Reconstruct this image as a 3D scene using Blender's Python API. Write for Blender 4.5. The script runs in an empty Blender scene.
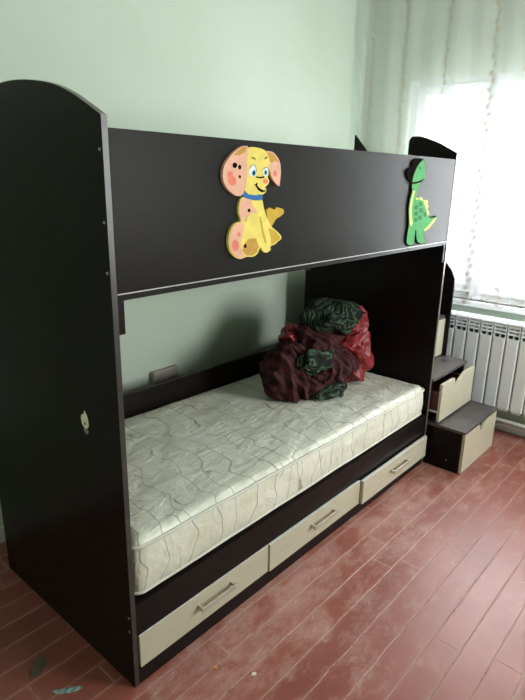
import bpy, bmesh, math, random
from mathutils import Vector, Matrix, noise
random.seed(7)
S = bpy.context.scene
COL = S.collection

# ------------------------------------------------------------------ camera
cd = bpy.data.cameras.new('camera'); cam = bpy.data.objects.new('camera', cd); COL.objects.link(cam)
fw = Vector((0.72344426, 0.62459219, -0.29413092))
rt = Vector((0.65793534, -0.75281843, 0.01963423))
up = Vector((0.20916379, 0.20772339, 0.95556345))
m = Matrix((rt, up, -fw)).transposed().to_4x4(); m.translation = Vector((-0.7927, -1.1625, 1.5185))
cam.matrix_world = m
cd.sensor_fit = 'VERTICAL'; cd.sensor_height = 36; cd.lens = 558.98/700*36
cd.clip_start = 0.02
S.camera = cam
# ------------------------------------------------------------------ light
w = bpy.data.worlds.new('sky'); S.world = w; w.use_nodes = True
bg = w.node_tree.nodes['Background']; bg.inputs[0].default_value = (0.93, 0.97, 1.0, 1); bg.inputs[1].default_value = 3.0
def area(name, loc, rot, sx, sy, e, col):
    l = bpy.data.lights.new(name, 'AREA'); l.shape = 'RECTANGLE'; l.size = sx; l.size_y = sy; l.energy = e; l.color = col
    o = bpy.data.objects.new(name, l); COL.objects.link(o); o.location = loc; o.rotation_euler = rot; return o
l1 = area('daylight', (3.05, -0.1, 1.75), (0, math.radians(82), 0), 1.7, 1.9, 64, (0.93, 0.97, 1.0)); l1.data.spread = math.radians(115)
area('side_fill', (1.95, -3.1, 1.6), (math.radians(82), 0, 0), 1.1, 1.3, 76, (0.97, 0.98, 1.0))  # added fill lamp for the radiator and drawer fronts, no source known there
vs = S.view_settings; vs.view_transform = 'Standard'; vs.look = 'None'; vs.gamma = 1; vs.use_curve_mapping = False
vs.exposure = 0.5

# ------------------------------------------------------------------ materials
def lin(c): return tuple((x/255/12.92 if x/255 <= .04045 else ((x/255+.055)/1.055)**2.4) for x in c)
class NT:
    def __init__(s, name, rough=.5, spec=.5):
        s.m = bpy.data.materials.new(name); s.m.use_nodes = True; s.t = s.m.node_tree
        s.b = s.t.nodes['Principled BSDF']; s.b.inputs['Roughness'].default_value = rough
        s.b.inputs['Specular IOR Level'].default_value = spec
        s.out = s.t.nodes['Material Output']
    def n(s, kind, **kw):
        x = s.t.nodes.new(kind)
        for k, v in kw.items():
            if k[0] == '_': setattr(x, k[1:], v)
            else: x.inputs[k.replace('__', ' ')].default_value = v
        return x
    def l(s, a, b): s.t.links.new(a, b)
    def coords(s, kind='Object', scale=(1,1,1), rot=(0,0,0)):
        tc = s.n('ShaderNodeTexCoord'); mp = s.n('ShaderNodeMapping'); mp.inputs['Scale'].default_value = scale
        mp.inputs['Rotation'].default_value = rot
        s.l(tc.outputs[kind], mp.inputs[0]); return mp.outputs[0]
    def noise(s, v, scale, detail=3, rough=.5, dist=0):
        x = s.n('ShaderNodeTexNoise', Scale=scale, Detail=detail, Roughness=rough, Distortion=dist); s.l(v, x.inputs['Vector']); return x.outputs['Fac']
    def ramp(s, f, pts):
        r = s.n('ShaderNodeValToRGB'); s.l(f, r.inputs[0]); e = r.color_ramp.elements
        while len(e) < len(pts): e.new(.5)
        for i, (p, c) in enumerate(pts):
            e[i].position = p; e[i].color = (*c, 1) if len(c) == 3 else c
        return r.outputs[0]
    def mix(s, f, a, b, mode='MIX'):
        x = s.n('ShaderNodeMix', _data_type='RGBA', _blend_type=mode)
        if isinstance(f, float): x.inputs[0].default_value = f
        else: s.l(f, x.inputs[0])
        for v, i in ((a, 6), (b, 7)):
            if isinstance(v, tuple): x.inputs[i].default_value = (*v, 1)
            else: s.l(v, x.inputs[i])
        return x.outputs[2]
    def math(s, op, a, b=0.0, c=None):
        x = s.n('ShaderNodeMath', _operation=op)
        for i, v in enumerate((a, b, c)):
            if v is None: continue
            if isinstance(v, (int, float)): x.inputs[i].default_value = v
            else: s.l(v, x.inputs[i])
        return x.outputs[0]
    def color(s, c):
        if isinstance(c, tuple): s.b.inputs['Base Color'].default_value = (*c, 1)
        else: s.l(c, s.b.inputs['Base Color'])
    def bump(s, h, strength=.3, dist=.01):
        x = s.n('ShaderNodeBump', Strength=strength, Distance=dist); s.l(h, x.inputs['Height']); s.l(x.outputs[0], s.b.inputs['Normal'])
G = (1, 1, 1); K = (0, 0, 0)
def plain(name, rgb, rough=.5, var=.06, scale=20, spec=.5, metal=0):
    t = NT(name, rough, spec); v = t.coords(); f = t.noise(v, scale, 4)
    c = lin(rgb); t.color(t.ramp(f, [(.3, tuple(x*(1-var) for x in c)), (.7, tuple(min(1, x*(1+var)) for x in c))]))
    t.b.inputs['Metallic'].default_value = metal; return t.m
def wenge():
    t = NT('wenge_laminate', .3, .12); v = t.coords(scale=(2, 2, 60)); v2 = t.coords(scale=(40, 3, 40))
    f = t.noise(v, 6, 4, .6); g = t.noise(v2, 5, 3)
    c = t.ramp(f, [(.3, lin((20, 15, 14))), (.7, lin((30, 24, 22)))])
    t.color(c); t.bump(g, .05, .002)
    r = t.noise(t.coords(), 3, 4); rr = t.math('MULTIPLY_ADD', r, .16, .24); t.l(rr, t.b.inputs['Roughness']); return t.m
def front_board():
    t = NT('wenge_guard', .36, .08); v = t.coords(scale=(9, 9, 9)); f = t.noise(t.coords(scale=(3, 3, 90)), 6, 4, .6); g = t.noise(t.coords(scale=(90, 3, 6)), 5, 3)
    t.color(t.ramp(t.math('MULTIPLY', t.math('ADD', f, g), .5), [(.35, lin((20, 18, 16))), (.65, lin((31, 28, 26)))])); t.bump(g, .04, .002); return t.m
def gloss_cream():
    t = NT('cream_front', .22, .5); f = t.noise(t.coords(scale=(3, 3, 60)), 4, 4)
    t.color(t.ramp(f, [(.3, lin((178, 173, 150))), (.7, lin((188, 184, 162)))])); return t.m
def wall_paint():
    t = NT('green_paint', .75, .3); v = t.coords(); f = t.noise(v, 1.3, 5, .55); h = t.noise(v, 30, 6, .6)
    t.color(t.ramp(f, [(.25, lin((190, 206, 186))), (.75, lin((202, 214, 199)))])); t.bump(h, .12, .004); return t.m
def floor_paint():
    t = NT('red_floor_paint', .3, .5); v = t.coords(); sep = t.n('ShaderNodeSeparateXYZ'); t.l(v, sep.inputs[0]); X, Y, _ = sep.outputs
    wob = t.noise(t.coords(scale=(2, 2, 2)), 5, 3)
    yy = t.math('DIVIDE', t.math('ADD', t.math('ADD', Y, .222), t.math('MULTIPLY', t.math('SUBTRACT', wob, .5), .012)), .095)
    row = t.math('FLOOR', yy); fy = t.math('FRACT', yy)
    dy = t.math('MINIMUM', fy, t.math('SUBTRACT', 1., fy))                       # distance to a seam
    off = t.math('FRACT', t.math('MULTIPLY', t.math('SINE', t.math('MULTIPLY', row, 12.99)), 437.58))
    xx = t.math('DIVIDE', t.math('ADD', X, t.math('MULTIPLY', off, 1.0)), 1.15)
    fx = t.math('FRACT', xx); dx = t.math('MULTIPLY', t.math('MINIMUM', fx, t.math('SUBTRACT', 1., fx)), 12.)
    d = t.math('MINIMUM', dy, dx)
    seam = t.ramp(d, [(.0, G), (.034, K)]); rub = t.ramp(d, [(0, G), (.16, K)])
    big = t.noise(v, 2.3, 6, .6); mid = t.noise(t.coords(scale=(1, 1.8, 1)), 7, 9, .78, .3); fine = t.noise(v, 60, 6, .7)
    base = t.ramp(big, [(.3, lin((128, 66, 54))), (.5, lin((146, 82, 69))), (.7, lin((158, 99, 87)))])
    plank = t.noise(t.coords(), 1, 0)
    tone = t.math('FRACT', t.math('MULTIPLY', t.math('SINE', t.math('ADD', t.math('MULTIPLY', row, 7.3), t.math('MULTIPLY', t.math('FLOOR', xx), 3.1))), 91.7))
    base = t.mix(t.math('MULTIPLY', tone, .3), base, lin((118, 66, 58)))
    # dust and worn paint: denser in the strip before the bed
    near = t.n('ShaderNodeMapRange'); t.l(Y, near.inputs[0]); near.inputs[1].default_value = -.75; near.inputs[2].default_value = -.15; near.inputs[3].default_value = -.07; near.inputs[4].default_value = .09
    edge = t.n('ShaderNodeMapRange'); t.l(X, edge.inputs[0]); edge.inputs[1].default_value = -.15; edge.inputs[2].default_value = .15; edge.inputs[3].default_value = -.16; edge.inputs[4].default_value = 0  # thins the wear left of the bed, painting that floor's shade darker
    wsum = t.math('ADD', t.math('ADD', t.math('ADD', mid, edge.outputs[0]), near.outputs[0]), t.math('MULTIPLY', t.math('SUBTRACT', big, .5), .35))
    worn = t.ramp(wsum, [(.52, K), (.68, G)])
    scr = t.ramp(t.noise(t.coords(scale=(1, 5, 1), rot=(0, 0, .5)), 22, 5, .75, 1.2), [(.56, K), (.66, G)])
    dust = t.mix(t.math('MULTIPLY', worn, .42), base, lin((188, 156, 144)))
    dust = t.mix(t.math('MULTIPLY', t.math('MULTIPLY', scr, worn), .6), dust, lin((205, 190, 176)))
    speck = t.ramp(fine, [(.66, K), (.74, G)])
    dust = t.mix(t.math('MULTIPLY', speck, .3), dust, lin((195, 165, 150)))
    sn = t.noise(t.coords(), 5, 3); seamc = t.ramp(t.noise(v, 26, 4, .7), [(.34, lin((104, 62, 52))), (.46, lin((186, 154, 140)))])
    c = t.mix(t.math('MULTIPLY', rub, .18), dust, lin((180, 140, 125)))
    c = t.mix(t.math('MULTIPLY', seam, .72), c, seamc)
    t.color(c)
    t.l(t.math('ADD', t.math('MULTIPLY', worn, .2), t.math('MULTIPLY_ADD', fine, .2, .25)), t.b.inputs['Roughness'])
    t.bump(t.math('ADD', t.math('MULTIPLY', seam, -1.), t.math('MULTIPLY', mid, .5)), .35, .004); return t.m
def mattress_cloth():
    t = NT('quilted_satin', .38, .5); v = t.coords()
    # long thin printed twigs wandering across the cloth
    def twig(scale, band, off, rot):
        mp = t.n('ShaderNodeMapping'); t.l(v, mp.inputs[0]); mp.inputs['Rotation'].default_value = (0, 0, rot); mp.inputs['Location'].default_value = (off, off*.7, 0)
        nz = t.n('ShaderNodeTexNoise', Scale=scale, Detail=2.); t.l(mp.outputs[0], nz.inputs['Vector'])
        sp = t.n('ShaderNodeSeparateXYZ'); t.l(mp.outputs[0], sp.inputs[0])
        a = t.math('ADD', t.math('MULTIPLY', sp.outputs[0], band), t.math('MULTIPLY', nz.outputs['Fac'], 2.6))
        f = t.math('ABSOLUTE', t.math('SUBTRACT', t.math('FRACT', a), .5)); return t.ramp(f, [(.0, G), (.014, G), (.028, K)])
    a = twig(4., 10., 0, .15); b = twig(5.5, 9., 3.3, -.5)
    msk = t.ramp(t.noise(v, 4, 1), [(.48, K), (.52, G)])
    ln = t.math('MAXIMUM', a, t.math('MULTIPLY', b, msk))
    st = t.noise(v, 5, 3); base = t.ramp(st, [(.3, lin((206, 208, 188))), (.7, lin((222, 222, 206)))])
    stain = t.ramp(t.noise(t.coords(scale=(1, .2, 1.5)), 4.3, 2), [(.62, K), (.74, G)])
    base = t.mix(t.math('MULTIPLY', stain, .35), base, lin((206, 184, 128)))
    t.color(t.mix(t.math('MULTIPLY', ln, .66), base, lin((104, 94, 88))))
    t.bump(t.math('ADD', t.noise(t.coords(scale=(1, 2.2, 1)), 15, 3, .5, 1.), t.math('MULTIPLY', t.noise(v, 60, 3), .12)), .6, .012)
    t.b.inputs['Sheen Weight'].default_value = .15; return t.m
def striped(name, c1, c2, scale, axis=0, c3=None, spec=.2, rough=.75):
    t = NT(name, rough, spec); v = t.coords(rot=(.3, .5, .2)); wv = t.n('ShaderNodeTexWave', Scale=scale, Distortion=2.6, Detail=2.); wv.inputs['Detail Scale'].default_value = .8
    wv.bands_direction = 'XYZ'[axis]; t.l(v, wv.inputs['Vector']); f = wv.outputs['Fac']
    pts = [(.35, lin(c1)), (.6, lin(c2))]
    if c3: pts = [(.2, lin(c1)), (.5, lin(c2)), (.8, lin(c3)), (.95, lin(c1))]
    t.color(t.ramp(f, pts)); t.bump(t.noise(v, 14, 4), .5, .02); return t.m
M = {}
M['dark'] = wenge(); M['guard'] = front_board(); M['cream'] = gloss_cream(); M['wall'] = wall_paint(); M['floor'] = floor_paint()
M['mat'] = mattress_cloth()
M['edge'] = plain('edge_band', (92, 88, 82), .3); M['edge_dark'] = plain('edge_band_dark', (52, 50, 46), .35); M['edge_white'] = plain('pale_edge', (205, 205, 200), .35)
M['piping'] = plain('piping_cloth', (205, 205, 192), .6)
M['white'] = plain('white_paint', (226, 228, 226), .35, .03); M['rad'] = plain('radiator_enamel', (238, 243, 245), .28, .02)
M['dgap'] = plain('dark_gap', (60, 66, 66), .7)
M['pvc'] = plain('white_pvc', (232, 235, 236), .3, .02); M['ceil'] = plain('ceiling_white', (232, 234, 226), .8, .02)
M['steel'] = plain('brushed_metal', (196, 192, 178), .36, .05, metal=.55)
M['brown'] = plain('red_brown_board', (96, 50, 40), .5); M['socket'] = plain('socket_plastic', (150, 143, 132), .45)
M['tread'] = plain('dusty_wenge', (74, 70, 68), .4, .35, 14)
M['cloth_maroon'] = striped('maroon_stripe', (46, 20, 24), (78, 38, 40), 9, 0)
M['cloth_red'] = plain('red_satin', (138, 38, 42), .45, .2, 6)
M['cloth_green'] = striped('green_leaf_print', (20, 24, 22), (42, 72, 50), 12, 1, (84, 100, 80))
M['cap'] = plain('screw_cap', (150, 148, 140), .4)
# ------------------------------------------------------------------ mesh helpers
class MB:
    """collects shapes into one mesh, several materials allowed"""
    def __init__(s): s.bm = bmesh.new(); s.mats = []
    def mi(s, mat):
        if mat not in s.mats: s.mats.append(mat)
        return s.mats.index(mat)
    def box(s, x0, x1, y0, y1, z0, z1, mat, bev=0, rot=None):
        t = bmesh.new(); bmesh.ops.create_cube(t, size=1)
        for v in t.verts: v.co = Vector(((x0+x1)/2+v.co.x*(x1-x0), (y0+y1)/2+v.co.y*(y1-y0), (z0+z1)/2+v.co.z*(z1-z0)))
        if bev: bmesh.ops.bevel(t, geom=t.edges[:], offset=bev, segments=2, profile=.6, affect='EDGES')
        if rot: bmesh.ops.transform(t, matrix=rot, verts=t.verts)
        return s.add(t, mat)
    def add(s, t, mat):
        i = s.mi(mat); vm = {v: s.bm.verts.new(v.co) for v in t.verts}
        for f in t.faces:
            try: nf = s.bm.faces.new([vm[v] for v in f.verts]); nf.material_index = i; nf.smooth = f.smooth
            except ValueError: pass
        t.free(); return s
    def prism(s, pts, axis, a, b, mat, bev=0, edge=None):
        """polygon pts in the plane across axis, between a and b"""
        t = bmesh.new()
        def P(p, h): return {'x': (h, p[0], p[1]), 'y': (p[0], h, p[1]), 'z': (p[0], p[1], h)}[axis]
        va = [t.verts.new(P(p, a)) for p in pts]; vb = [t.verts.new(P(p, b)) for p in pts]; n = len(pts)
        t.faces.new(va); t.faces.new(vb[::-1])
        i = s.mi(mat)
        for k in range(n): t.faces.new((va[k], vb[k], vb[(k+1) % n], va[(k+1) % n]))
        bmesh.ops.recalc_face_normals(t, faces=t.faces)
        if bev: bmesh.ops.bevel(t, geom=[e for e in t.edges], offset=bev, segments=2, profile=.6, affect='EDGES')
        return s.add(t, mat)
    def tube(s, pts, r, mat, seg=10, closed=False):
        t = bmesh.new(); rings = []; n = len(pts); pts = [Vector(p) for p in pts]
        for k, p in enumerate(pts):
            a = pts[(k-1) % n] if (closed or k > 0) else p; b = pts[(k+1) % n] if (closed or k < n-1) else p
            d = (b-a).normalized(); q = d.to_track_quat('Z', 'Y')
            rings.append([t.verts.new(p+q @ Vector((r*math.cos(j*2*math.pi/seg), r*math.sin(j*2*math.pi/seg), 0))) for j in range(seg)])
        for k in range(n if closed else n-1):
            A, B = rings[k], rings[(k+1) % n]
            for j in range(seg):
                f = t.faces.new((A[j], A[(j+1) % seg], B[(j+1) % seg], B[j])); f.smooth = True
        if not closed: t.faces.new(rings[0][::-1]); t.faces.new(rings[-1])
        return s.add(t, mat)
    def build(s, name, parent=None, smooth=False):
        me = bpy.data.meshes.new(name); bmesh.ops.recalc_face_normals(s.bm, faces=s.bm.faces); s.bm.to_mesh(me); s.bm.free()
        for mt in s.mats: me.materials.append(mt)
        if smooth:
            for p in me.polygons: p.use_smooth = True
        o = bpy.data.objects.new(name, me); COL.objects.link(o)
        if parent:
            o.parent = parent
            if parent.type == 'EMPTY': o.matrix_parent_inverse = Matrix.Translation(-Vector(parent.location))
        return o
def WL(o):
    v = Vector(o.location)
    while o.parent: o = o.parent; v = v+Vector(o.location)
    return v
def tag(o, label, cat, group=None, kind=None):
    o['label'] = label; o['category'] = cat
    if group: o['group'] = group
    if kind: o['kind'] = kind
    return o
def thing(name, loc, label, cat, group=None):
    o = bpy.data.objects.new(name, None); COL.objects.link(o); o.location = loc; o.empty_display_size = .05
    return tag(o, label, cat, group)
def struct(mb, name, label=None):
    o = mb.build(name); o['kind'] = 'structure'
    if label: o['label'] = label; o['category'] = name.split('_')[0]
    return o

# ------------------------------------------------------------------ the room
WX, WY, CX, CY, H = 2.72, 1.02, -1.15, -3.0, 2.75
WIN = (-.80, .68, .80, 2.12)      # y0 y1 z0 z1 of the opening
def b(*a): return MB().box(*a)
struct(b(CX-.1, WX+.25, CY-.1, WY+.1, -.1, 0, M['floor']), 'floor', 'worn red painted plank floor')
struct(b(CX-.1, WX+.25, CY-.1, WY+.1, H, H+.1, M['ceil']), 'ceiling', 'white ceiling')
struct(b(CX-.1, WX+.25, WY, WY+.1, 0, H, M['wall']), 'wall_back', 'pale green painted wall behind the bunk bed')
struct(b(CX-.1, CX, CY, WY, 0, H, M['wall']), 'wall_left', 'pale green wall')
mb = MB(); y0, y1, z0, z1 = WIN
mb.box(WX, WX+.25, CY, y0, 0, H, M['wall']); mb.box(WX, WX+.25, y1, WY, 0, H, M['wall'])
mb.box(WX, WX+.25, y0, y1, 0, z0, M['wall']); mb.box(WX, WX+.25, y0, y1, z1, H, M['wall'])
struct(mb, 'wall_right', 'pale green window wall behind the curtain')
mb = MB(); a0, a1, c0, c1 = 1.4, 2.5, .9, 2.2
mb.box(CX, a0, CY-.1, CY, 0, H, M['wall']); mb.box(a1, WX, CY-.1, CY, 0, H, M['wall']); mb.box(a0, a1, CY-.1, CY, 0, c0, M['wall']); mb.box(a0, a1, CY-.1, CY, c1, H, M['wall'])
struct(mb, 'wall_front', 'pale green wall')
# window
glass = NT('window_glass'); gt = glass.n('ShaderNodeBsdfTransparent'); gg = glass.n('ShaderNodeBsdfGlossy', Roughness=.02); gm = glass.n('ShaderNodeMixShader', Fac=.05)
glass.l(gt.outputs[0], gm.inputs[1]); glass.l(gg.outputs[0], gm.inputs[2]); glass.l(gm.outputs[0], glass.out.inputs[0])
wn = bpy.data.objects.new('window_1', None); COL.objects.link(wn); wn.location = (WX+.08, -.06, z0); wn['kind'] = 'structure'; wn['label'] = 'white two-sash window behind the sheer curtain'
mb = MB(); P = M['pvc']; wx0, wx1 = WX+.05, WX+.12
mb.box(wx0, wx1, y0, y1, z1-.05, z1, P, .004); mb.box(wx0, wx1, y0, y1, z0, z0+.05, P, .004)
mb.box(wx0, wx1, y1-.05, y1, z0+.05, z1-.05, P); mb.box(wx0, wx1, y0, y0+.05, z0+.05, z1-.05, P); mb.box(WX+.022, wx1-.002, .085, .155, z0+.002, z1-.002, P, .004)
mb.build('window_frame', wn)
for s0, s1, rl in ((.14, .64, .06), (-.76, .10, .035)):
    mb = MB(); d0, d1 = WX+.03, WX+.09; t0, t1 = z0+.04, z1-.035
    mb.box(d0, d1, s0, s1, t1-rl, t1, P, .006); mb.box(d0, d1, s0, s1, t0, t0+.06, P, .006); mb.box(d0, d1, s0, s0+.06, t0+.06, t1-rl, P); mb.box(d0, d1, s1-.06, s1, t0+.06, t1-rl, P)
    sash = mb.build('sash', wn); MB().box(WX+.055, WX+.063, s0+.05, s1-.05, t0+.05, t1-rl+.01, glass.m).build('pane', sash)
MB().box(WX-.03, WX+.05, y0-.06, y1+.06, z0-.035, z0, P, .006).build('window_sill', wn)
mb = MB(); mb.box(WX-.015, WX, CY, .95, 0, .07, M['white'], .004); struct(mb, 'baseboard_right', 'white baseboard under the radiator')
mb = MB(); mb.box(CX, WX, WY-.015, WY, 0, .07, M['white'], .004); struct(mb, 'baseboard_back', 'baseboard behind the bed')
w2 = bpy.data.objects.new('added_window', None); COL.objects.link(w2); w2.location = (1.95, CY-.05, c0); w2['kind'] = 'structure'  # unseen window, added as an opening for the fill lamp
mb = MB()
for q in ((a0, a1, c0, c0+.07), (a0, a1, c1-.07, c1), (a0, a0+.07, c0+.07, c1-.07), (a1-.07, a1, c0+.07, c1-.07), (1.92, 1.98, c0+.07, c1-.07)): mb.box(q[0], q[1], CY-.08, CY-.02, q[2], q[3], P, .004)
f = mb.build('window_frame', w2); MB().box(a0+.05, a1-.05, CY-.054, CY-.048, c0+.05, c1-.05, glass.m).build('pane', w2)

# ------------------------------------------------------------------ bunk bed
L, D, T = 1.94, .83, .018
bed = thing('bunk_bed', (0, 0, 0), 'dark wenge laminate bunk bed with arched ends, painted animal cutouts and cream drawers', 'bed')
def arc(pts, n=8):
    """smooth a profile by Catmull-Rom"""
    out = []
    for i in range(len(pts)-1):
        p0, p1, p2, p3 = pts[max(0, i-1)], pts[i], pts[i+1], pts[min(len(pts)-1, i+2)]
        for k in range(n):
            t = k/n; out.append(tuple(.5*((2*p1[j])+(-p0[j]+p2[j])*t+(2*p0[j]-5*p1[j]+4*p2[j]-p3[j])*t*t+(-p0[j]+3*p1[j]-3*p2[j]+p3[j])*t**3) for j in (0, 1)))
    return out+[pts[-1]]
top = arc([(0, 1.647), (.06, 1.676), (.12, 1.702), (.20, 1.727), (.31, 1.744), (.415, 1.75), (.52, 1.744), (.63, 1.727), (.71, 1.702), (.77, 1.676), (.83, 1.647)])
near = MB().prism([(0, 0)]+top+[(D, 0)], 'x', -T, 0, M['dark'], .0012).build('end_panel', bed)
mb = MB()   # the pale band along the arch and the front edge
for i in range(len(top)-1):
    (ya, za), (yb, zb) = top[i], top[i+1]
    mb.prism([(ya, za), (yb, zb), (yb, zb+.0012), (ya, za+.0012)], 'x', -T+.001, -.001, M['edge'])
mb.box(-T+.001, -.001, -.0012, 0, 0, 1.647, M['edge_dark'])
mb.build('edge_band', near)
ft = arc([(0, 1.651), (.05, 1.676), (.10, 1.70), (.18, 1.727), (.225, 1.731), (.243, 1.727), (.254, 1.71)])
far = MB().prism([(0, 0)]+ft+[(.254, 1.30), (.28, 1.26), (.60, 1.26), (.63, 1.30), (.63, 1.60), (.66, 1.63), (.70, 1.63), (.79, 1.62), (D, 1.59), (D, 0)], 'x', L, L+T, M['dark'], .0012).build('end_panel', bed)
MB().box(L+.001, L+T-.001, -.0014, 0, 0, 1.65, M['edge']).build('edge_band', far)
for z in (1.574, 1.41, 1.289, .259, .209):
    t = bmesh.new(); bmesh.ops.create_cone(t, cap_ends=True, segments=12, radius1=.0045, radius2=.0035, depth=.003, matrix=Matrix.Translation((-T-.001, .009, z)) @ Matrix.Rotation(-math.pi/2, 4, 'Y'))
    MB().add(t, M['cap']).build('screw_cap', near)
g = MB().box(0, L, 0, .016, 1.236, 1.6215, M['guard'], .001).build('guard_board', bed)
MB().box(.001, L-.001, -.0015, .015, 1.2335, 1.236, M['edge_white']).build('edge_band', g)['label'] = 'thin white edge strip'
MB().box(0, L, .0, D, 1.218, 1.2335, M['dark']).build('bunk_base', bed)
MB().box(0, L, D-.016, D, 1.2335, 1.42, M['dark'], .001).build('back_rail', bed)
MB().box(0, .02, .002, .026, 1.13, 1.218, M['dark'], .001).build('support_cleat', bed)
MB().box(L-.02, L, .002, .026, 1.13, 1.218, M['dark'], .001).build('support_cleat', bed)
MB().box(0, L, D-.016, D, 0.02, .578, M['dark'], .001).build('back_panel', bed)
MB().box(0, L, .012, .028, .0, .296, M['dark'], .001).build('front_rail', bed)
MB().box(0, L, .0, .0118, .1835, .296, M['dark'], .001).build('rail_facing', bed)
MB().box(0, L, .0, .0118, .0, .060, M['dark'], .001).build('plinth', bed)
MB().box(0, L, .028, D-.016, .275, .291, M['dark']).build('mattress_base', bed)
def drawer(x0, x1, pull, hx):
    e = MB().box(x0, x1, -.004-pull, .0118-pull, .0625, .1815, M['cream'], .0015).build('drawer', bed)
    mb = MB(); f = -.004-pull; z = .136; MB().box(x0, x1, -.004-pull, .0118-pull, .1815, .1832, M['edge_white']).build('edge_strip', e)
    if pull > .01:
        mb2 = MB(); mb2.box(x0+.02, x1-.02, .0118-pull, .0118, .075, .165, M['brown']).build('drawer_box', e)
    mb.box(hx-.082, hx-.074, f-.024, f, z-.007, z+.007, M['steel'], .001); mb.box(hx+.074, hx+.082, f-.024, f, z-.007, z+.007, M['steel'], .001)
    mb.box(hx-.085, hx+.085, f-.028, f-.022, z-.0085, z+.0085, M['steel'], .0015)
    h = mb.build('handle', e); h['label'] = 'brushed metal bar handle'
drawer(.006, .607, 0, .325); drawer(.611, 1.258, .006, .955); drawer(1.262, 1.922, .022, 1.595)

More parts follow.
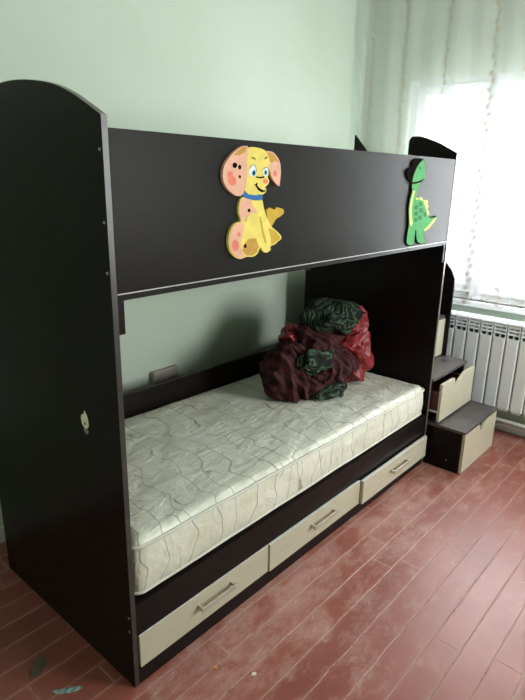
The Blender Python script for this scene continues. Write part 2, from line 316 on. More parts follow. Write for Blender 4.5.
# cutouts on the guard board
DOG={"ear_l": [[0.459, 1.605],[0.436, 1.603],[0.409, 1.590],[0.387, 1.574],[0.369, 1.556],[0.360, 1.537],[0.359, 1.514],[0.369, 1.495],[0.387, 1.480],[0.410, 1.469],[0.430, 1.467],[0.443, 1.474],[0.451, 1.490],[0.455, 1.513],[0.458, 1.539],[0.457, 1.564],[0.460, 1.587]], "ear_l_tan": [[0.455, 1.603],[0.438, 1.601],[0.415, 1.589],[0.400, 1.577],[0.425, 1.579],[0.448, 1.588]], "ear_l_s1": [[0.398, 1.556],[0.407, 1.559],[0.415, 1.555],[0.415, 1.548],[0.406, 1.543],[0.397, 1.547]], "ear_l_s2": [[0.422, 1.552],[0.428, 1.553],[0.433, 1.548],[0.431, 1.541],[0.424, 1.540],[0.419, 1.546]], "ear_l_s3": [[0.422, 1.524],[0.428, 1.525],[0.432, 1.521],[0.430, 1.516],[0.423, 1.517]], "ear_l_p": [[0.378, 1.532],[0.387, 1.535],[0.398, 1.532],[0.396, 1.525],[0.408, 1.519],[0.411, 1.507],[0.404, 1.496],[0.390, 1.496],[0.381, 1.505],[0.381, 1.516],[0.377, 1.525]], "head": [[0.457, 1.597],[0.475, 1.603],[0.503, 1.603],[0.532, 1.598],[0.550, 1.586],[0.559, 1.562],[0.557, 1.536],[0.552, 1.521],[0.558, 1.511],[0.554, 1.501],[0.541, 1.492],[0.547, 1.483],[0.536, 1.473],[0.511, 1.466],[0.478, 1.469],[0.453, 1.479],[0.446, 1.497],[0.453, 1.523],[0.456, 1.549],[0.456, 1.574]], "ear_r": [[0.545, 1.596],[0.571, 1.594],[0.593, 1.582],[0.609, 1.564],[0.614, 1.537],[0.611, 1.509],[0.608, 1.495],[0.592, 1.502],[0.574, 1.517],[0.562, 1.536],[0.556, 1.562],[0.548, 1.581]], "ear_r_tan": [[0.550, 1.593],[0.571, 1.590],[0.589, 1.581],[0.604, 1.564],[0.585, 1.569],[0.568, 1.562],[0.558, 1.568]], "ear_r_p": [[0.583, 1.542],[0.592, 1.539],[0.596, 1.530],[0.589, 1.523],[0.580, 1.528],[0.578, 1.536]], "eye_l": [[0.470, 1.544],[0.477, 1.553],[0.488, 1.555],[0.496, 1.548],[0.499, 1.535],[0.495, 1.523],[0.482, 1.521],[0.471, 1.526],[0.467, 1.535]], "iris_l": [[0.480, 1.536],[0.487, 1.542],[0.495, 1.539],[0.496, 1.528],[0.490, 1.523],[0.482, 1.524],[0.478, 1.530]], "eye_r": [[0.531, 1.543],[0.540, 1.550],[0.549, 1.549],[0.554, 1.538],[0.551, 1.528],[0.541, 1.522],[0.531, 1.527],[0.528, 1.536]], "iris_r": [[0.533, 1.538],[0.540, 1.542],[0.547, 1.538],[0.547, 1.530],[0.541, 1.525],[0.534, 1.529]], "pup_l": [[0.484, 1.535],[0.488, 1.538],[0.493, 1.535],[0.492, 1.528],[0.486, 1.526],[0.482, 1.531]], "pup_r": [[0.537, 1.537],[0.541, 1.539],[0.545, 1.535],[0.544, 1.530],[0.539, 1.530]], "lid": [[0.497, 1.523],[0.515, 1.521],[0.534, 1.524],[0.534, 1.519],[0.515, 1.517],[0.499, 1.519]], "brow_l": [[0.473, 1.571],[0.481, 1.576],[0.491, 1.574],[0.496, 1.567],[0.489, 1.571],[0.481, 1.573]], "brow_r": [[0.532, 1.572],[0.539, 1.577],[0.549, 1.580],[0.546, 1.576],[0.539, 1.573]], "nose": [[0.531, 1.514],[0.540, 1.517],[0.550, 1.514],[0.553, 1.507],[0.546, 1.502],[0.537, 1.502],[0.531, 1.507]], "mouth": [[0.491, 1.500],[0.497, 1.500],[0.502, 1.505],[0.506, 1.502],[0.503, 1.497],[0.516, 1.488],[0.536, 1.482],[0.545, 1.485],[0.540, 1.479],[0.525, 1.477],[0.509, 1.483],[0.499, 1.493]], "collar": [[0.445, 1.478],[0.465, 1.472],[0.498, 1.469],[0.523, 1.471],[0.528, 1.457],[0.498, 1.454],[0.466, 1.459],[0.442, 1.466]], "body": [[0.443, 1.465],[0.466, 1.459],[0.498, 1.454],[0.527, 1.456],[0.537, 1.432],[0.551, 1.404],[0.574, 1.375],[0.600, 1.359],[0.622, 1.344],[0.625, 1.332],[0.608, 1.324],[0.595, 1.317],[0.574, 1.312],[0.574, 1.301],[0.555, 1.294],[0.537, 1.300],[0.522, 1.315],[0.506, 1.311],[0.468, 1.319],[0.443, 1.343],[0.435, 1.376],[0.434, 1.400],[0.426, 1.419],[0.426, 1.438],[0.432, 1.456]], "chest": [[0.446, 1.462],[0.478, 1.455],[0.486, 1.439],[0.508, 1.419],[0.499, 1.414],[0.479, 1.418],[0.462, 1.407],[0.454, 1.394],[0.441, 1.396],[0.433, 1.408],[0.428, 1.427],[0.431, 1.448]], "chest_s": [[0.464, 1.429],[0.470, 1.431],[0.476, 1.427],[0.475, 1.422],[0.469, 1.420],[0.464, 1.423]], "leg_line": [[0.518, 1.405],[0.523, 1.405],[0.539, 1.360],[0.554, 1.325],[0.547, 1.324],[0.531, 1.357]], "leg_line2": [[0.500, 1.390],[0.505, 1.389],[0.508, 1.350],[0.506, 1.331],[0.501, 1.331],[0.503, 1.351]], "haunch": [[0.462, 1.407],[0.479, 1.417],[0.498, 1.415],[0.512, 1.403],[0.519, 1.372],[0.517, 1.339],[0.521, 1.316],[0.511, 1.296],[0.490, 1.287],[0.460, 1.289],[0.432, 1.285],[0.403, 1.297],[0.385, 1.320],[0.382, 1.347],[0.391, 1.373],[0.411, 1.391],[0.436, 1.394],[0.454, 1.392]], "haunch_pink": [[0.436, 1.393],[0.411, 1.390],[0.393, 1.372],[0.384, 1.347],[0.388, 1.321],[0.405, 1.299],[0.431, 1.287],[0.456, 1.290],[0.439, 1.305],[0.434, 1.322],[0.435, 1.344],[0.444, 1.365],[0.449, 1.386]], "haunch_tan": [[0.468, 1.342],[0.501, 1.342],[0.515, 1.316],[0.507, 1.299],[0.487, 1.291],[0.460, 1.293],[0.442, 1.308],[0.447, 1.327]], "hp1": [[0.420, 1.364],[0.428, 1.365],[0.433, 1.359],[0.430, 1.352],[0.423, 1.352],[0.418, 1.357]], "hp2": [[0.399, 1.341],[0.411, 1.343],[0.423, 1.335],[0.424, 1.320],[0.415, 1.310],[0.403, 1.312],[0.396, 1.325]], "hs1": [[0.449, 1.326],[0.455, 1.328],[0.459, 1.322],[0.456, 1.316],[0.451, 1.317],[0.447, 1.322]], "tail": [[0.551, 1.424],[0.568, 1.431],[0.591, 1.424],[0.599, 1.431],[0.615, 1.429],[0.634, 1.424],[0.637, 1.413],[0.619, 1.402],[0.601, 1.396],[0.588, 1.383],[0.574, 1.374],[0.560, 1.393],[0.555, 1.410]], "foot_tan": [[0.563, 1.370],[0.588, 1.362],[0.617, 1.341],[0.619, 1.332],[0.595, 1.322],[0.577, 1.317],[0.576, 1.335],[0.569, 1.352]]}
DINO={"hat": [[1.565, 1.608], [1.543, 1.611], [1.514, 1.609], [1.490, 1.601], [1.481, 1.589], [1.485, 1.576], [1.458, 1.569], [1.444, 1.558], [1.445, 1.544], [1.457, 1.529], [1.478, 1.519], [1.499, 1.517], [1.507, 1.531], [1.515, 1.550], [1.530, 1.573], [1.547, 1.591], [1.577, 1.603]], "head": [[1.571, 1.604], [1.581, 1.611], [1.587, 1.600], [1.598, 1.591], [1.609, 1.558], [1.606, 1.529], [1.579, 1.515], [1.535, 1.511], [1.500, 1.513], [1.498, 1.523], [1.503, 1.540], [1.522, 1.569], [1.547, 1.592]], "eye": [[1.547, 1.577], [1.558, 1.579], [1.566, 1.572], [1.560, 1.564], [1.548, 1.567]], "jaw": [[1.505, 1.514], [1.541, 1.517], [1.577, 1.523], [1.606, 1.531], [1.607, 1.527], [1.582, 1.516], [1.543, 1.511], [1.506, 1.509]], "body": [[1.498, 1.506], [1.536, 1.508], [1.576, 1.513], [1.568, 1.498], [1.555, 1.473], [1.547, 1.443], [1.580, 1.442], [1.609, 1.435], [1.641, 1.414], [1.664, 1.390], [1.683, 1.368], [1.719, 1.356], [1.780, 1.359], [1.750, 1.334], [1.698, 1.307], [1.662, 1.300], [1.662, 1.274], [1.680, 1.253], [1.648, 1.245], [1.606, 1.256], [1.584, 1.286], [1.573, 1.297], [1.569, 1.269], [1.564, 1.250], [1.529, 1.246], [1.499, 1.261], [1.499, 1.301], [1.505, 1.341], [1.490, 1.395], [1.492, 1.440], [1.505, 1.479], [1.499, 1.494]], "belly": [[1.516, 1.479], [1.533, 1.479], [1.520, 1.447], [1.513, 1.407], [1.520, 1.374], [1.535, 1.340], [1.523, 1.327], [1.509, 1.341], [1.496, 1.394], [1.498, 1.440]], "tail_y": [[1.780, 1.359], [1.750, 1.334], [1.698, 1.307], [1.663, 1.299], [1.660, 1.309], [1.695, 1.322], [1.738, 1.346]], "s1": [[1.580, 1.429], [1.601, 1.432], [1.615, 1.422], [1.605, 1.412], [1.583, 1.416]], "s2": [[1.544, 1.416], [1.564, 1.419], [1.576, 1.407], [1.563, 1.398], [1.544, 1.403]], "s3": [[1.589, 1.402], [1.612, 1.405], [1.630, 1.394], [1.622, 1.381], [1.596, 1.385]], "s4": [[1.547, 1.390], [1.568, 1.392], [1.582, 1.380], [1.569, 1.371], [1.546, 1.376]], "s5": [[1.637, 1.384], [1.652, 1.384], [1.668, 1.372], [1.658, 1.362], [1.637, 1.370]], "s6": [[1.588, 1.371], [1.611, 1.373], [1.626, 1.362], [1.613, 1.351], [1.588, 1.358]], "s7": [[1.550, 1.361], [1.567, 1.364], [1.581, 1.355], [1.571, 1.345], [1.549, 1.349]], "legline": [[1.570, 1.311], [1.579, 1.310], [1.584, 1.286], [1.575, 1.286]], "sp1": [[1.577, 1.441], [1.586, 1.450], [1.606, 1.448], [1.621, 1.439], [1.613, 1.433], [1.593, 1.438]], "sp2": [[1.623, 1.430], [1.633, 1.438], [1.659, 1.438], [1.671, 1.428], [1.661, 1.416], [1.639, 1.416]], "sp3": [[1.643, 1.412], [1.660, 1.420], [1.677, 1.416], [1.680, 1.402], [1.663, 1.395], [1.651, 1.404]], "sp4": [[1.664, 1.391], [1.679, 1.395], [1.691, 1.385], [1.691, 1.369], [1.678, 1.371]], "sp0": [[1.550, 1.441], [1.551, 1.449], [1.566, 1.449], [1.574, 1.442]]}
def flat(mb, pts, layer, mat, th=.0006):
    """a painted patch standing on the cutout, layer counts outwards"""
    y = -.004-.0012*layer; mb.prism(pts, 'y', y-th, y, mat)
def cut(mb, pts, back, front, mat): mb.prism(arc(pts+[pts[0]], 4)[:-1], 'y', -front, -back, mat, 0)
def pc(n, rgb, r=.65): return plain(n, rgb, r, .08, 30, spec=.1)
yel, pink, tan, dpk, blk, wht, blu, dbl, org = pc('paint_yellow', (232, 214, 112)), pc('paint_pink', (230, 178, 152)), pc('paint_tan', (196, 150, 70)), pc('paint_rose', (232, 130, 112)), pc('paint_black', (26, 22, 20)), pc('paint_white', (235, 240, 240)), pc('paint_blue', (52, 112, 176)), pc('paint_light_blue', (110, 180, 215)), pc('paint_ochre', (204, 168, 66))
dog = thing('puppy_cutout', (.48, 0, 1.42), 'yellow and pink seated puppy cutout with blue collar fixed on the guard board', 'wall decoration')
def ds(mb, keys, z0=0):
    for i, (k, mt) in enumerate(keys): mb.prism(DOG[k], 'y', -.0105-.0005*(i % 3)-z0, -.009, mt)
mb = MB(); cut(mb, DOG['tail'], .0, .006, org); mb.build('tail', dog)
mb = MB(); cut(mb, DOG['body'], .0, .008, yel)
for k, mt, d in (('foot_tan', org, .0086), ('chest', pink, .0086), ('chest_s', blk, .0092), ('leg_line', org, .0088), ('leg_line2', org, .0088)): mb.prism(DOG[k], 'y', -d, -.0078, mt)
mb.build('body', dog)
mb = MB(); cut(mb, DOG['haunch'], .0, .0095, yel)
for k, mt, d in (('haunch_tan', tan, .0100), ('haunch_pink', pink, .0104), ('hp1', dpk, .0109), ('hp2', dpk, .0109), ('hs1', blk, .0109)): mb.prism(DOG[k], 'y', -d, -.0093, mt)
mb.build('hind_leg', dog)
mb = MB(); cut(mb, DOG['collar'], .0, .0098, blu); mb.build('collar', dog)
mb = MB(); cut(mb, DOG['ear_r'], 0, .0085, pink)
for k, mt, d in (('ear_r_tan', tan, .0090), ('ear_r_p', dpk, .0090)): mb.prism(DOG[k], 'y', -d, -.0083, mt)
mb.build('ear', dog)
mb = MB(); cut(mb, DOG['head'], 0, .009, yel)
for k, mt, d in (('eye_l', wht, .0095), ('eye_r', wht, .0095), ('iris_l', dbl, .0099), ('iris_r', dbl, .0099), ('pup_l', blk, .0103), ('pup_r', blk, .0103), ('lid', blk, .0105), ('brow_l', blk, .0095), ('brow_r', blk, .0095), ('nose', dpk, .0097), ('mouth', blk, .0096)): mb.prism(DOG[k], 'y', -d, -.0088, mt)
for k in ('eye_l', 'eye_r'):
    pp = [(x, -.0097, z) for x, z in DOG[k]]; mb.tube(pp[:5], .0008, blk, 6)
mb.build('head', dog)
mb = MB(); cut(mb, DOG['ear_l'], 0, .0102, pink)
for k, mt, d in (('ear_l_tan', tan, .0107), ('ear_l_s1', blk, .0107), ('ear_l_s2', blk, .0107), ('ear_l_s3', blk, .0107), ('ear_l_p', dpk, .0107)): mb.prism(DOG[k], 'y', -d, -.010, mt)
mb.build('ear', dog)
blk.node_tree.nodes['Principled BSDF'].inputs['Roughness'].default_value = 1; blk.node_tree.nodes['Principled BSDF'].inputs['Specular IOR Level'].default_value = 0
grn, dgr, lime = pc('paint_green', (66, 150, 84)), pc('paint_dark_green', (28, 104, 58)), pc('paint_lime', (206, 216, 120))
dino = thing('dinosaur_cutout', (1.6, 0, 1.42), 'green long-necked dinosaur cutout in a black hat on the guard board', 'wall decoration')
def grow(pts, d):
    cx = sum(p[0] for p in pts)/len(pts); cz = sum(p[1] for p in pts)/len(pts)
    out = []
    n = len(pts)
    for i in range(n):
        a, q, c = Vector(pts[i-1]), Vector(pts[i]), Vector(pts[(i+1) % n]); tg = (c-a).normalized(); nn = Vector((tg.y, -tg.x))
        if (nn.dot(q-Vector((cx, cz)))) < 0 and i % 1 == 0 and False: nn = -nn
        out.append((q.x+SG*nn.x*d, q.y+SG*nn.y*d))
    return out
def ccw(pts): return sum(pts[i-1][0]*pts[i][1]-pts[i][0]*pts[i-1][1] for i in range(len(pts))) > 0
SG = 1 if ccw(DINO['body']) else -1
mb = MB(); cut(mb, DINO['hat'], 0, .0065, blk); mb.build('hat', dino)
mb = MB(); mb.prism(arc(grow(DINO['body'], .004)+[grow(DINO['body'], .004)[0]], 4)[:-1], 'y', -.006, 0, blk); cut(mb, DINO['body'], .0, .008, grn)
for k, mt in [('belly', lime), ('tail_y', lime), ('legline', blk)]+[('s%d' % i, dgr) for i in range(1, 8)]: mb.prism(DINO[k], 'y', -.0087, -.0078, mt)
mb.build('body', dino)
mb = MB()
for i in range(5): cut(mb, DINO['sp%d' % i], 0, .0072, lime)
mb.build('back_spikes', dino)
mb = MB(); SG = 1 if ccw(DINO['head']) else -1
cut(mb, DINO['head'], 0, .0092, grn)
for k, mt in (('jaw', blk), ('eye', dgr)): mb.prism(DINO[k], 'y', -.0098, -.009, mt)
mb.build('head', dino)

# sticker on the near end panel
mb = MB(); st = [(.158, .874), (.166, .882), (.172, .868), (.181, .866), (.187, .853), (.183, .836), (.170, .824), (.158, .828), (.148, .838), (.150, .860)]
mb.prism([(y, z) for y, z in st], 'x', -T-.0008, -T, plain('sticker_cream', (236, 230, 212), .5, .2, 60))
mb.prism([(.150, .822), (.160, .826), (.176, .822), (.172, .812), (.160, .808)], 'x', -T-.0009, -T, plain('sticker_grey', (128, 132, 120), .5, .3, 60))
mb.prism([(.160, .842), (.172, .848), (.170, .834)], 'x', -T-.0013, -T-.0006, plain('sticker_brown', (150, 112, 76), .5))
tag(mb.build('sticker'), 'small torn cream sticker on the near end panel of the bunk bed', 'sticker')

# ------------------------------------------------------------------ mattress
def rbox(nx, ny, nz, sx, sy, sz, r):
    t = bmesh.new(); vs = {}
    def V(i, j, k):
        key = (i, j, k)
        if key not in vs:
            p = Vector(((i/nx-.5)*sx, (j/ny-.5)*sy, (k/nz-.5)*sz)); q = Vector((max(-sx/2+r, min(sx/2-r, p.x)), max(-sy/2+r, min(sy/2-r, p.y)), max(-sz/2+r, min(sz/2-r, p.z))))
            d = p-q
            if d.length > 1e-9: p = q+d.normalized()*r
            vs[key] = t.verts.new(p)
        return vs[key]
    for i in range(nx):
        for j in range(ny):
            for k in (0, nz): t.faces.new([V(i, j, k), V(i+1, j, k), V(i+1, j+1, k), V(i, j+1, k)])
    for i in range(nx):
        for k in range(nz):
            for j in (0, ny): t.faces.new([V(i, j, k), V(i+1, j, k), V(i+1, j, k+1), V(i, j, k+1)])
    for j in range(ny):
        for k in range(nz):
            for i in (0, nx): t.faces.new([V(i, j, k), V(i, j+1, k), V(i, j+1, k+1), V(i, j, k+1)])
    for f in t.faces: f.smooth = True
    return t
def lift(x): return .026*(1-max(0, min(1, x/1.7)))-.004
mt = thing('mattress', (.965, .41, .291), 'cream quilted single mattress with thin printed twig lines on the lower bunk', 'mattress')
t = rbox(120, 56, 14, 1.900, .785, .182, .032); c = Vector((.966, .408, .3855))
for v in t.verts:
    p = v.co.copy(); q = p+c
    topw = max(0, min(1, (p.z+.02)/.08))
    n = noise.noise(Vector((q.x*7, q.y*13, q.z*9)))*.0055+abs(noise.noise(Vector((q.x*17+3, q.y*26, 5))))*-.006
    sag = -.006*math.sin(math.pi*(p.x/1.9+.5))+.004*noise.noise(Vector((q.x*2.2, q.y*3, 0)))
    v.co.z += topw*(n+sag)
    if p.y < -.36: v.co.y += .005*noise.noise(Vector((q.x*9, q.z*18, 2)))+.008*math.cos(p.z/.182*math.pi)*-1
    v.co.z += topw*lift(q.x)
    v.co += c
MB().add(t, M['mat']).build('quilted_cover', mt, True)
def seam(z, out, r, lz):
    pts = []; rr = .035; x0, x1, y0, y1 = .966-.950-out, .966+.950+out, .408-.3925-out, .408+.3925+out
    for (cx, cy, a0) in ((x1-rr, y0+rr, -90), (x1-rr, y1-rr, 0), (x0+rr, y1-rr, 90), (x0+rr, y0+rr, 180)):
        for k in range(7): a = math.radians(a0+k*15); pts.append((cx+rr*math.cos(a), cy+rr*math.sin(a)))
    full = []
    for i in range(len(pts)):
        a, b2 = Vector(pts[i]), Vector(pts[(i+1) % len(pts)]); n = max(1, int((b2-a).length/.03))
        for k in range(n): q = a.lerp(b2, k/n); full.append((q.x, q.y, z+lz*lift(q.x)+.003*noise.noise(Vector((q.x*5, q.y*5, z*9)))))
    return MB().tube(full, r, M['piping'], 8, True).build('piping', mt, True)
seam(.452, .0035, .0055, 1.); seam(.312, .002, .005, 0)

# ------------------------------------------------------------------ blanket
bl = thing('crumpled_blanket', (1.5, .42, .47), 'crumpled maroon striped blanket with red and green leaf sides heaped on the mattress', 'blanket')
def mtop(x, y): return .4755+lift(x)+.002
def lump(c, r, seed, dirv, fr, amp, rot=0, tip=0):
    t = bmesh.new(); bmesh.ops.create_icosphere(t, subdivisions=6, radius=1); dv = Vector(dirv).normalized(); R = Matrix.Rotation(rot, 3, 'Y'); s = Vector((seed*3.1, seed*1.7, seed))
    for v in t.verts:
        n = v.co.normalized()
        wob = noise.noise(n*1.3+s)*.30
        ph = n.dot(dv)*fr+noise.noise(n*1.1+s*2)*4.5
        fold = (1-abs(math.sin(ph*.55)))*amp*1.15+(.5-abs(noise.noise(n*2.6+s)))*amp*.9+noise.noise(n*9+s)*amp*.12
        p = R @ (Vector((n.x*r[0], n.y*r[1], n.z*r[2]))*(1+wob+fold-amp*.7))+Vector(c)
        fz = mtop(p.x, p.y)
        if p.z < fz: p.z = fz+(p.z-fz)*.01
        if p.x > 1.932: p.x = 1.932
        v.co = p
    for f in t.faces: f.smooth = True
    return t
mb = MB()
for a in (((1.265, .46, .575), (.115, .11, .165), 3, (1, 0, .1), 11, .22, -.25), ((1.46, .46, .68), (.21, .13, .13), 5, (.3, 0, 1), 8, .22), ((1.52, .34, .585), (.17, .08, .085), 9, (1, .1, .2), 16, .16), ((1.36, .40, .53), (.13, .09, .06), 10, (1, .1, .3), 9, .2)): mb.add(lump(*a), M['cloth_maroon'])
mb.build('maroon_cover', bl)['label'] = 'dark maroon striped cover'
mb = MB()
for a in (((1.69, .37, .62), (.105, .12, .17), 12, (.2, .1, 1), 9, .2, .1), ((1.41, .51, .76), (.10, .07, .055), 15, (1, 0, .5), 7, .2), ((1.72, .40, .80), (.09, .10, .09), 16, (1, 0, .5), 7, .2)): mb.add(lump(*a), M['cloth_red'])
mb.build('red_lining', bl)['label'] = 'bright red satin side'
mb = MB()
for a in (((1.58, .41, .835), (.175, .13, .085), 21, (1, .2, .2), 7, .18, .12), ((1.37, .345, .665), (.13, .045, .06), 24, (1, 0, .3), 7, .18, .1), ((1.44, .31, .50), (.11, .07, .035), 27, (1, 0, .3), 7, .2)): mb.add(lump(*a), M['cloth_green'])
mb.build('leaf_print_side', bl)['label'] = 'green and black leaf print side'

# ------------------------------------------------------------------ storage staircase
st = thing('storage_staircase', (2.2, .3, 0), 'dark storage staircase with cream drawer fronts at the window end of the bed', 'staircase')
A0, A1 = 1.962, 2.436
MB().prism([(-.2, 0), (-.2, .235), (.01, .235), (.01, .485), (.17, .485), (.17, .735), (.37, .735), (.37, .985), (.88, .985), (.88, 0)], 'x', A0, A0+.016, M['dark'], .001).build('side_panel', st)
MB().prism([(-.2, 0), (-.2, .235), (.01, .235), (.01, .485), (.13, .485), (.13, .97), (.155, 1.02), (.88, 1.79), (.88, 0)], 'x', A1-.016, A1, M['dark'], .001).build('side_panel', st)
def tread(y0, y1, z, name='tread', x1=A1+.004):
    r = .012; pts = [(A0-.002, y1)]+[(A0-.002+r-r*math.cos(math.radians(k*15)), y0+r-r*math.sin(math.radians(k*15))) for k in range(7)]+[(x1-r+r*math.sin(math.radians(k*15)), y0+r-r*math.cos(math.radians(k*15))) for k in range(7)]+[(x1, y1)]
    MB().prism(pts, 'z', z-.0155, z, M['tread']).build(name, st)
tread(-.216, .012, .25); tread(-.012, .17, .50, x1=A1-.018); tread(.155, .37, .75, x1=A1-.018); tread(.355, .88, 1.0, x1=A1-.018)
MB().box(A0+.016, A1-.016, -.012, .0, .0, .234, M['dark']).build('riser', st)
MB().box(A0+.016, A1-.016, .864, .88, .0, .984, M['dark']).build('back_panel', st)
def stair_drawer(y, z0, z1, n0, n1, x0=A0+.002, x1=A1-.006, dep=.18, brown=True):
    w_ = x1-x0; pts = [(x0, z0), (x0, z1), (x0+w_*n0, z1), (x0+w_*n0+.010, z1-.034), (x0+w_*n0+.022, z1-.042), (x0+w_*n0+.045, z1-.042), (x0+w_*n1-.03, z1-.016), (x0+w_*n1, z1), (x1, z1), (x1, z0)]
    d = MB().prism(pts, 'y', y-.016, y, M['cream'], .0012).build('drawer', st)
    mb = MB(); a, c = x0+.02, x1-.03
    mb.box(a, a+.012, y, y+dep, z0+.055, z1-.06, M['brown']); mb.box(c-.012, c, y, y+dep, z0+.055, z1-.06, M['brown'])
    mb.box(a, c, y, y+.012, z0+.055, z1-.06, M['brown']); mb.box(a, c, y+dep-.012, y+dep, z0+.055, z1-.06, M['brown']); mb.box(a+.002, c-.002, y, y+dep, z0+.046, z0+.055, M['brown'])
    mb.build('drawer_box', d)
    MB().box(a-.005, a, y+.002, y+dep, z0+.042, z0+.054, M['white']).build('runner', d); MB().box(c, c+.005, y+.002, y+dep, z0+.042, z0+.054, M['white']).build('runner', d)
stair_drawer(-.202, .006, .231, .43, .68); stair_drawer(-.046, .262, .478, .36, .66, x1=A1-.024); stair_drawer(.168, .506, .731, .4, .66, x0=A0+.016, x1=A1-.02)
t = bmesh.new(); bmesh.ops.create_cone(t, cap_ends=True, segments=12, radius1=.004, radius2=.003, depth=.003, matrix=Matrix.Translation((A0-.001, -.13, .06)) @ Matrix.Rotation(-math.pi/2, 4, 'Y'))
MB().add(t, M['cap']).build('screw_cap', st)

# ------------------------------------------------------------------ radiator
rd = thing('radiator', (2.64, -.155, .165), 'white sectional radiator under the window behind the staircase', 'radiator')
RX0, RX1 = 2.60, 2.685
for i in range(14):
    ya = .405-.08*i; yb = ya-.08; mb = MB(); R = M['rad']
    mb.prism([(ya-.003, RX0+.004), (ya-.010, RX0), (yb+.010, RX0), (yb+.003, RX0+.004), (yb+.003, RX0+.012), (ya-.003, RX0+.012)][::-1] and [(RX0+.004, ya-.003), (RX0, ya-.010), (RX0, yb+.010), (RX0+.004, yb+.003), (RX0+.012, yb+.003), (RX0+.012, ya-.003)], 'z', .185, .628, R)
    mb.box(RX0+.012, RX1, (ya+yb)/2-.004, (ya+yb)/2+.004, .2, .69, R)                       # core fin
    for s in (ya-.006, yb+.006): mb.box(RX0+.004, RX1, s-.0025, s+.0025, .62, .715, R)
    mb.box(RX0+.035, RX0+.04, yb+.006, ya-.006, .62, .70, M['dgap'])
    for k in range(3):                                                                       # slanting louvres
        z = .650+.022*k; mb.prism([(RX0+.003, z), (RX0+.030, z+.012), (RX0+.030, z+.016), (RX0+.003, z+.006)], 'y', yb+.006, ya-.006, R)
    mb.prism([(RX0+.004, .708), (RX0+.002, .716), (RX0+.012, .728), (RX0+.04, .735), (RX0+.07, .732), (RX1, .720), (RX1, .706), (RX0+.04, .716)], 'y', yb+.002, ya-.002, R)
    mb.box(RX0+.01, RX1-.01, yb+.012, ya-.012, .168, .19, R)
    mb.build('radiator_section', rd)
for z in (.665, .215): MB().tube([(RX0+.05, .405, z), (RX0+.05, -.715, z)], .017, M['rad'], 14).build('manifold', rd)
tag(MB().tube([(2.63, .95, .098), (2.63, -1.6, .098)], .0125, M['white'], 12).build('heating_pipe'), 'white heating pipe running low along the wall below the radiator', 'pipe')
tag(MB().tube([(2.66, .95, .062), (2.66, -1.6, .062)], .0125, M['white'], 12).build('heating_pipe'), 'lower white heating pipe just above the floor under the radiator', 'pipe')

# ------------------------------------------------------------------ curtain
def curtain_mat():
    t = NT('sheer_voile', .8, .1)
    uv = t.n('ShaderNodeTexCoord').outputs['UV']; sp = t.n('ShaderNodeSeparateXYZ'); t.l(uv, sp.inputs[0]); U, V, _ = sp.outputs   # metres across and up the cloth
    tot = None
    nz = t.noise(uv, 3.0, 2)
    for i, u0 in enumerate((.10, .335, .625, .905, 1.11, 1.38, 1.65)):
        du = t.math('SUBTRACT', U, u0); du = t.math('ADD', du, t.math('MULTIPLY', t.math('SUBTRACT', nz, .5), .03))
        side = t.math('SIGN', t.math('SUBTRACT', t.math('FRACT', t.math('MULTIPLY', V, 12.0)), .5))
        fv = t.math('ABSOLUTE', t.math('SUBTRACT', t.math('FRACT', t.math('MULTIPLY', V, 24.)), .5))
        leaf = t.math('ADD', t.math('POWER', t.math('DIVIDE', t.math('SUBTRACT', du, t.math('MULTIPLY', side, .007)), .013), 2.), t.math('POWER', t.math('DIVIDE', fv, .33), 2.))
        lm = t.math('LESS_THAN', leaf, 1.)
        stem = t.math('LESS_THAN', t.math('ABSOLUTE', du), .0016)
        mk = t.math('MAXIMUM', lm, stem); tot = mk if tot is None else t.math('MAXIMUM', tot, mk)
    col = t.mix(tot, lin((248, 248, 248)), lin((192, 182, 162)))
    dif = t.n('ShaderNodeBsdfDiffuse'); trl = t.n('ShaderNodeBsdfTranslucent'); t.l(col, dif.inputs[0]); t.l(col, trl.inputs[0])
    a = t.n('ShaderNodeMixShader', Fac=.07); t.l(dif.outputs[0], a.inputs[1]); t.l(trl.outputs[0], a.inputs[2])
    tr = t.n('ShaderNodeBsdfTransparent'); mx = t.n('ShaderNodeMixShader'); t.l(t.math('MULTIPLY_ADD', tot, .34, .36), mx.inputs[0])
    t.l(tr.outputs[0], mx.inputs[1]); t.l(a.outputs[0], mx.inputs[2]); t.l(mx.outputs[0], t.out.inputs[0]); return t.m
me = bpy.data.meshes.new('curtain'); bm = bmesh.new(); uvl = bm.loops.layers.uv.new('UVMap'); NU, NV = 260, 60; grid = []; y = .97
hem = lambda u: .832+.022*math.sin(u*19+1.0)+.018*math.sin(u*31+2)
for i in range(NU+1):
    u = 1.95*i/NU; row = []
    for j in range(NV+1):
        k = j/NV; z = hem(u)+(2.66-hem(u))*k
        amp = .005+.012*(1-k)
        x = 2.552+amp*math.sin(u*17+.9*math.sin(u*5)+.5*math.sin(z*1.5))+.004*math.sin(u*41+z*.8)
        yy = .965-u*.93-.012*math.sin(u*34+1.3)*(1-k)-.012*(1-k)
        row.append(bm.verts.new((x, yy, z)))
    grid.append(row)
for i in range(NU):
    for j in range(NV):
        f = bm.faces.new((grid[i][j], grid[i+1][j], grid[i+1][j+1], grid[i][j+1])); f.smooth = True
        for lp, (a, c2) in zip(f.loops, ((i, j), (i+1, j), (i+1, j+1), (i, j+1))): lp[uvl].uv = (1.95*a/NU, 1.83*c2/NV)
bm.to_mesh(me); bm.free(); me.materials.append(curtain_mat()); cu = bpy.data.objects.new('sheer_curtain', me); COL.objects.link(cu)
tag(cu, 'white sheer curtain with vertical strips of small embroidered leaves over the window', 'curtain')
rod = thing('curtain_rod', (2.555, .1, 2.68), 'slim white curtain rod above the sheer curtain', 'curtain rod')
MB().tube([(2.555, 1.0, 2.672), (2.555, -1.1, 2.672)], .012, M['white'], 12).build('rod', rod)
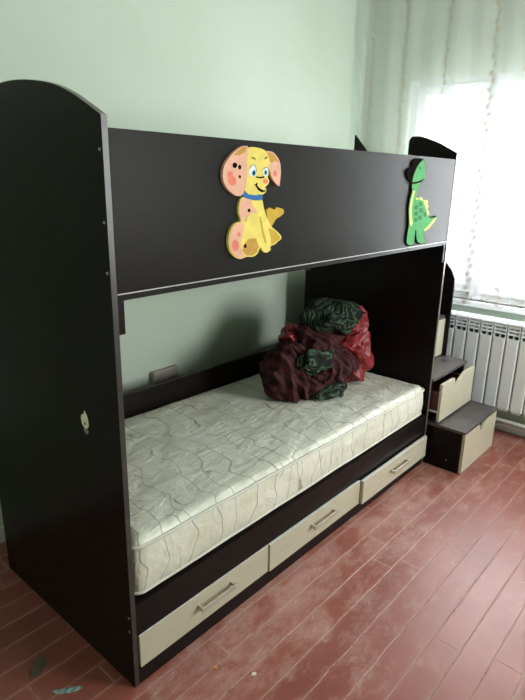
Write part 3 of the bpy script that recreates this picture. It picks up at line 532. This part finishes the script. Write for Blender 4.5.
for yb in (.92, -.95): MB().box(2.55, 2.72, yb-.01, yb+.01, 2.66, 2.684, M['white']).build('bracket', rod)

# ------------------------------------------------------------------ socket and bits
so = thing('wall_socket', (.94, WY, .52), 'grey-beige surface wall socket just above the bed back panel', 'socket')
MB().box(.862, 1.03, WY-.030, WY, .468, .568, M['socket'], .006).build('housing', so)
for cx in (.905, .985):
    t = bmesh.new(); bmesh.ops.create_cone(t, cap_ends=True, segments=24, radius1=.021, radius2=.021, depth=.004, matrix=Matrix.Translation((cx, WY-.031, .515)) @ Matrix.Rotation(math.pi/2, 4, 'X')); MB().add(t, M['socket']).build('socket_face', so)
def scrap(name, pts, h, mats, label, cat):
    mb = MB(); c = Vector((sum(p[0] for p in pts)/len(pts), sum(p[1] for p in pts)/len(pts)))
    t = bmesh.new(); lo = [t.verts.new((x, y, .001)) for x, y in pts]; up_ = [t.verts.new((x, y, .0016+h*(.5+.5*math.sin(i*2.1)))) for i, (x, y) in enumerate(pts)]; cc = t.verts.new((c.x, c.y, .002+h*.6))
    n = len(pts); t.faces.new(lo[::-1])
    for i in range(n):
        j = (i+1) % n; t.faces.new((lo[i], lo[j], up_[j], up_[i])); t.faces.new((up_[i], up_[j], cc))
    mb.add(t, mats); return tag(mb.build(name), label, cat)
foil = NT('wrapper_foil', .35, .5); foil.color(foil.ramp(foil.noise(foil.coords(), 60, 3), [(.35, lin((60, 110, 110))), (.5, lin((170, 190, 180))), (.65, lin((90, 130, 140)))]))
scrap('candy_wrapper', [(-.196, .176), (-.178, .160), (-.150, .147), (-.128, .128), (-.126, .118), (-.150, .124), (-.176, .140), (-.194, .160)], .006, foil.m, 'small teal and silver wrapper on the floor beside the near end panel', 'wrapper')
scrap('paper_scrap', [(-.216, .262), (-.205, .292), (-.180, .318), (-.152, .322), (-.146, .300), (-.160, .278), (-.188, .262)], .003, plain('old_paper', (92, 84, 66), .6), 'dull grey oval paper scrap on the floor by the near end panel', 'paper')
scrap('paper_crumb', [(.255, -.238), (.266, -.234), (.276, -.240), (.272, -.247), (.260, -.246)], .003, plain('crumb_pale', (214, 204, 190), .6), 'pale paper crumb on the red floor in front of the first drawer', 'crumb')
scrap('wood_chip', [(.196, -.128), (.202, -.126), (.207, -.134), (.203, -.139), (.198, -.136)], .003, plain('crumb_orange', (222, 150, 80), .6), 'tiny orange chip on the red floor near the first drawer', 'chip')
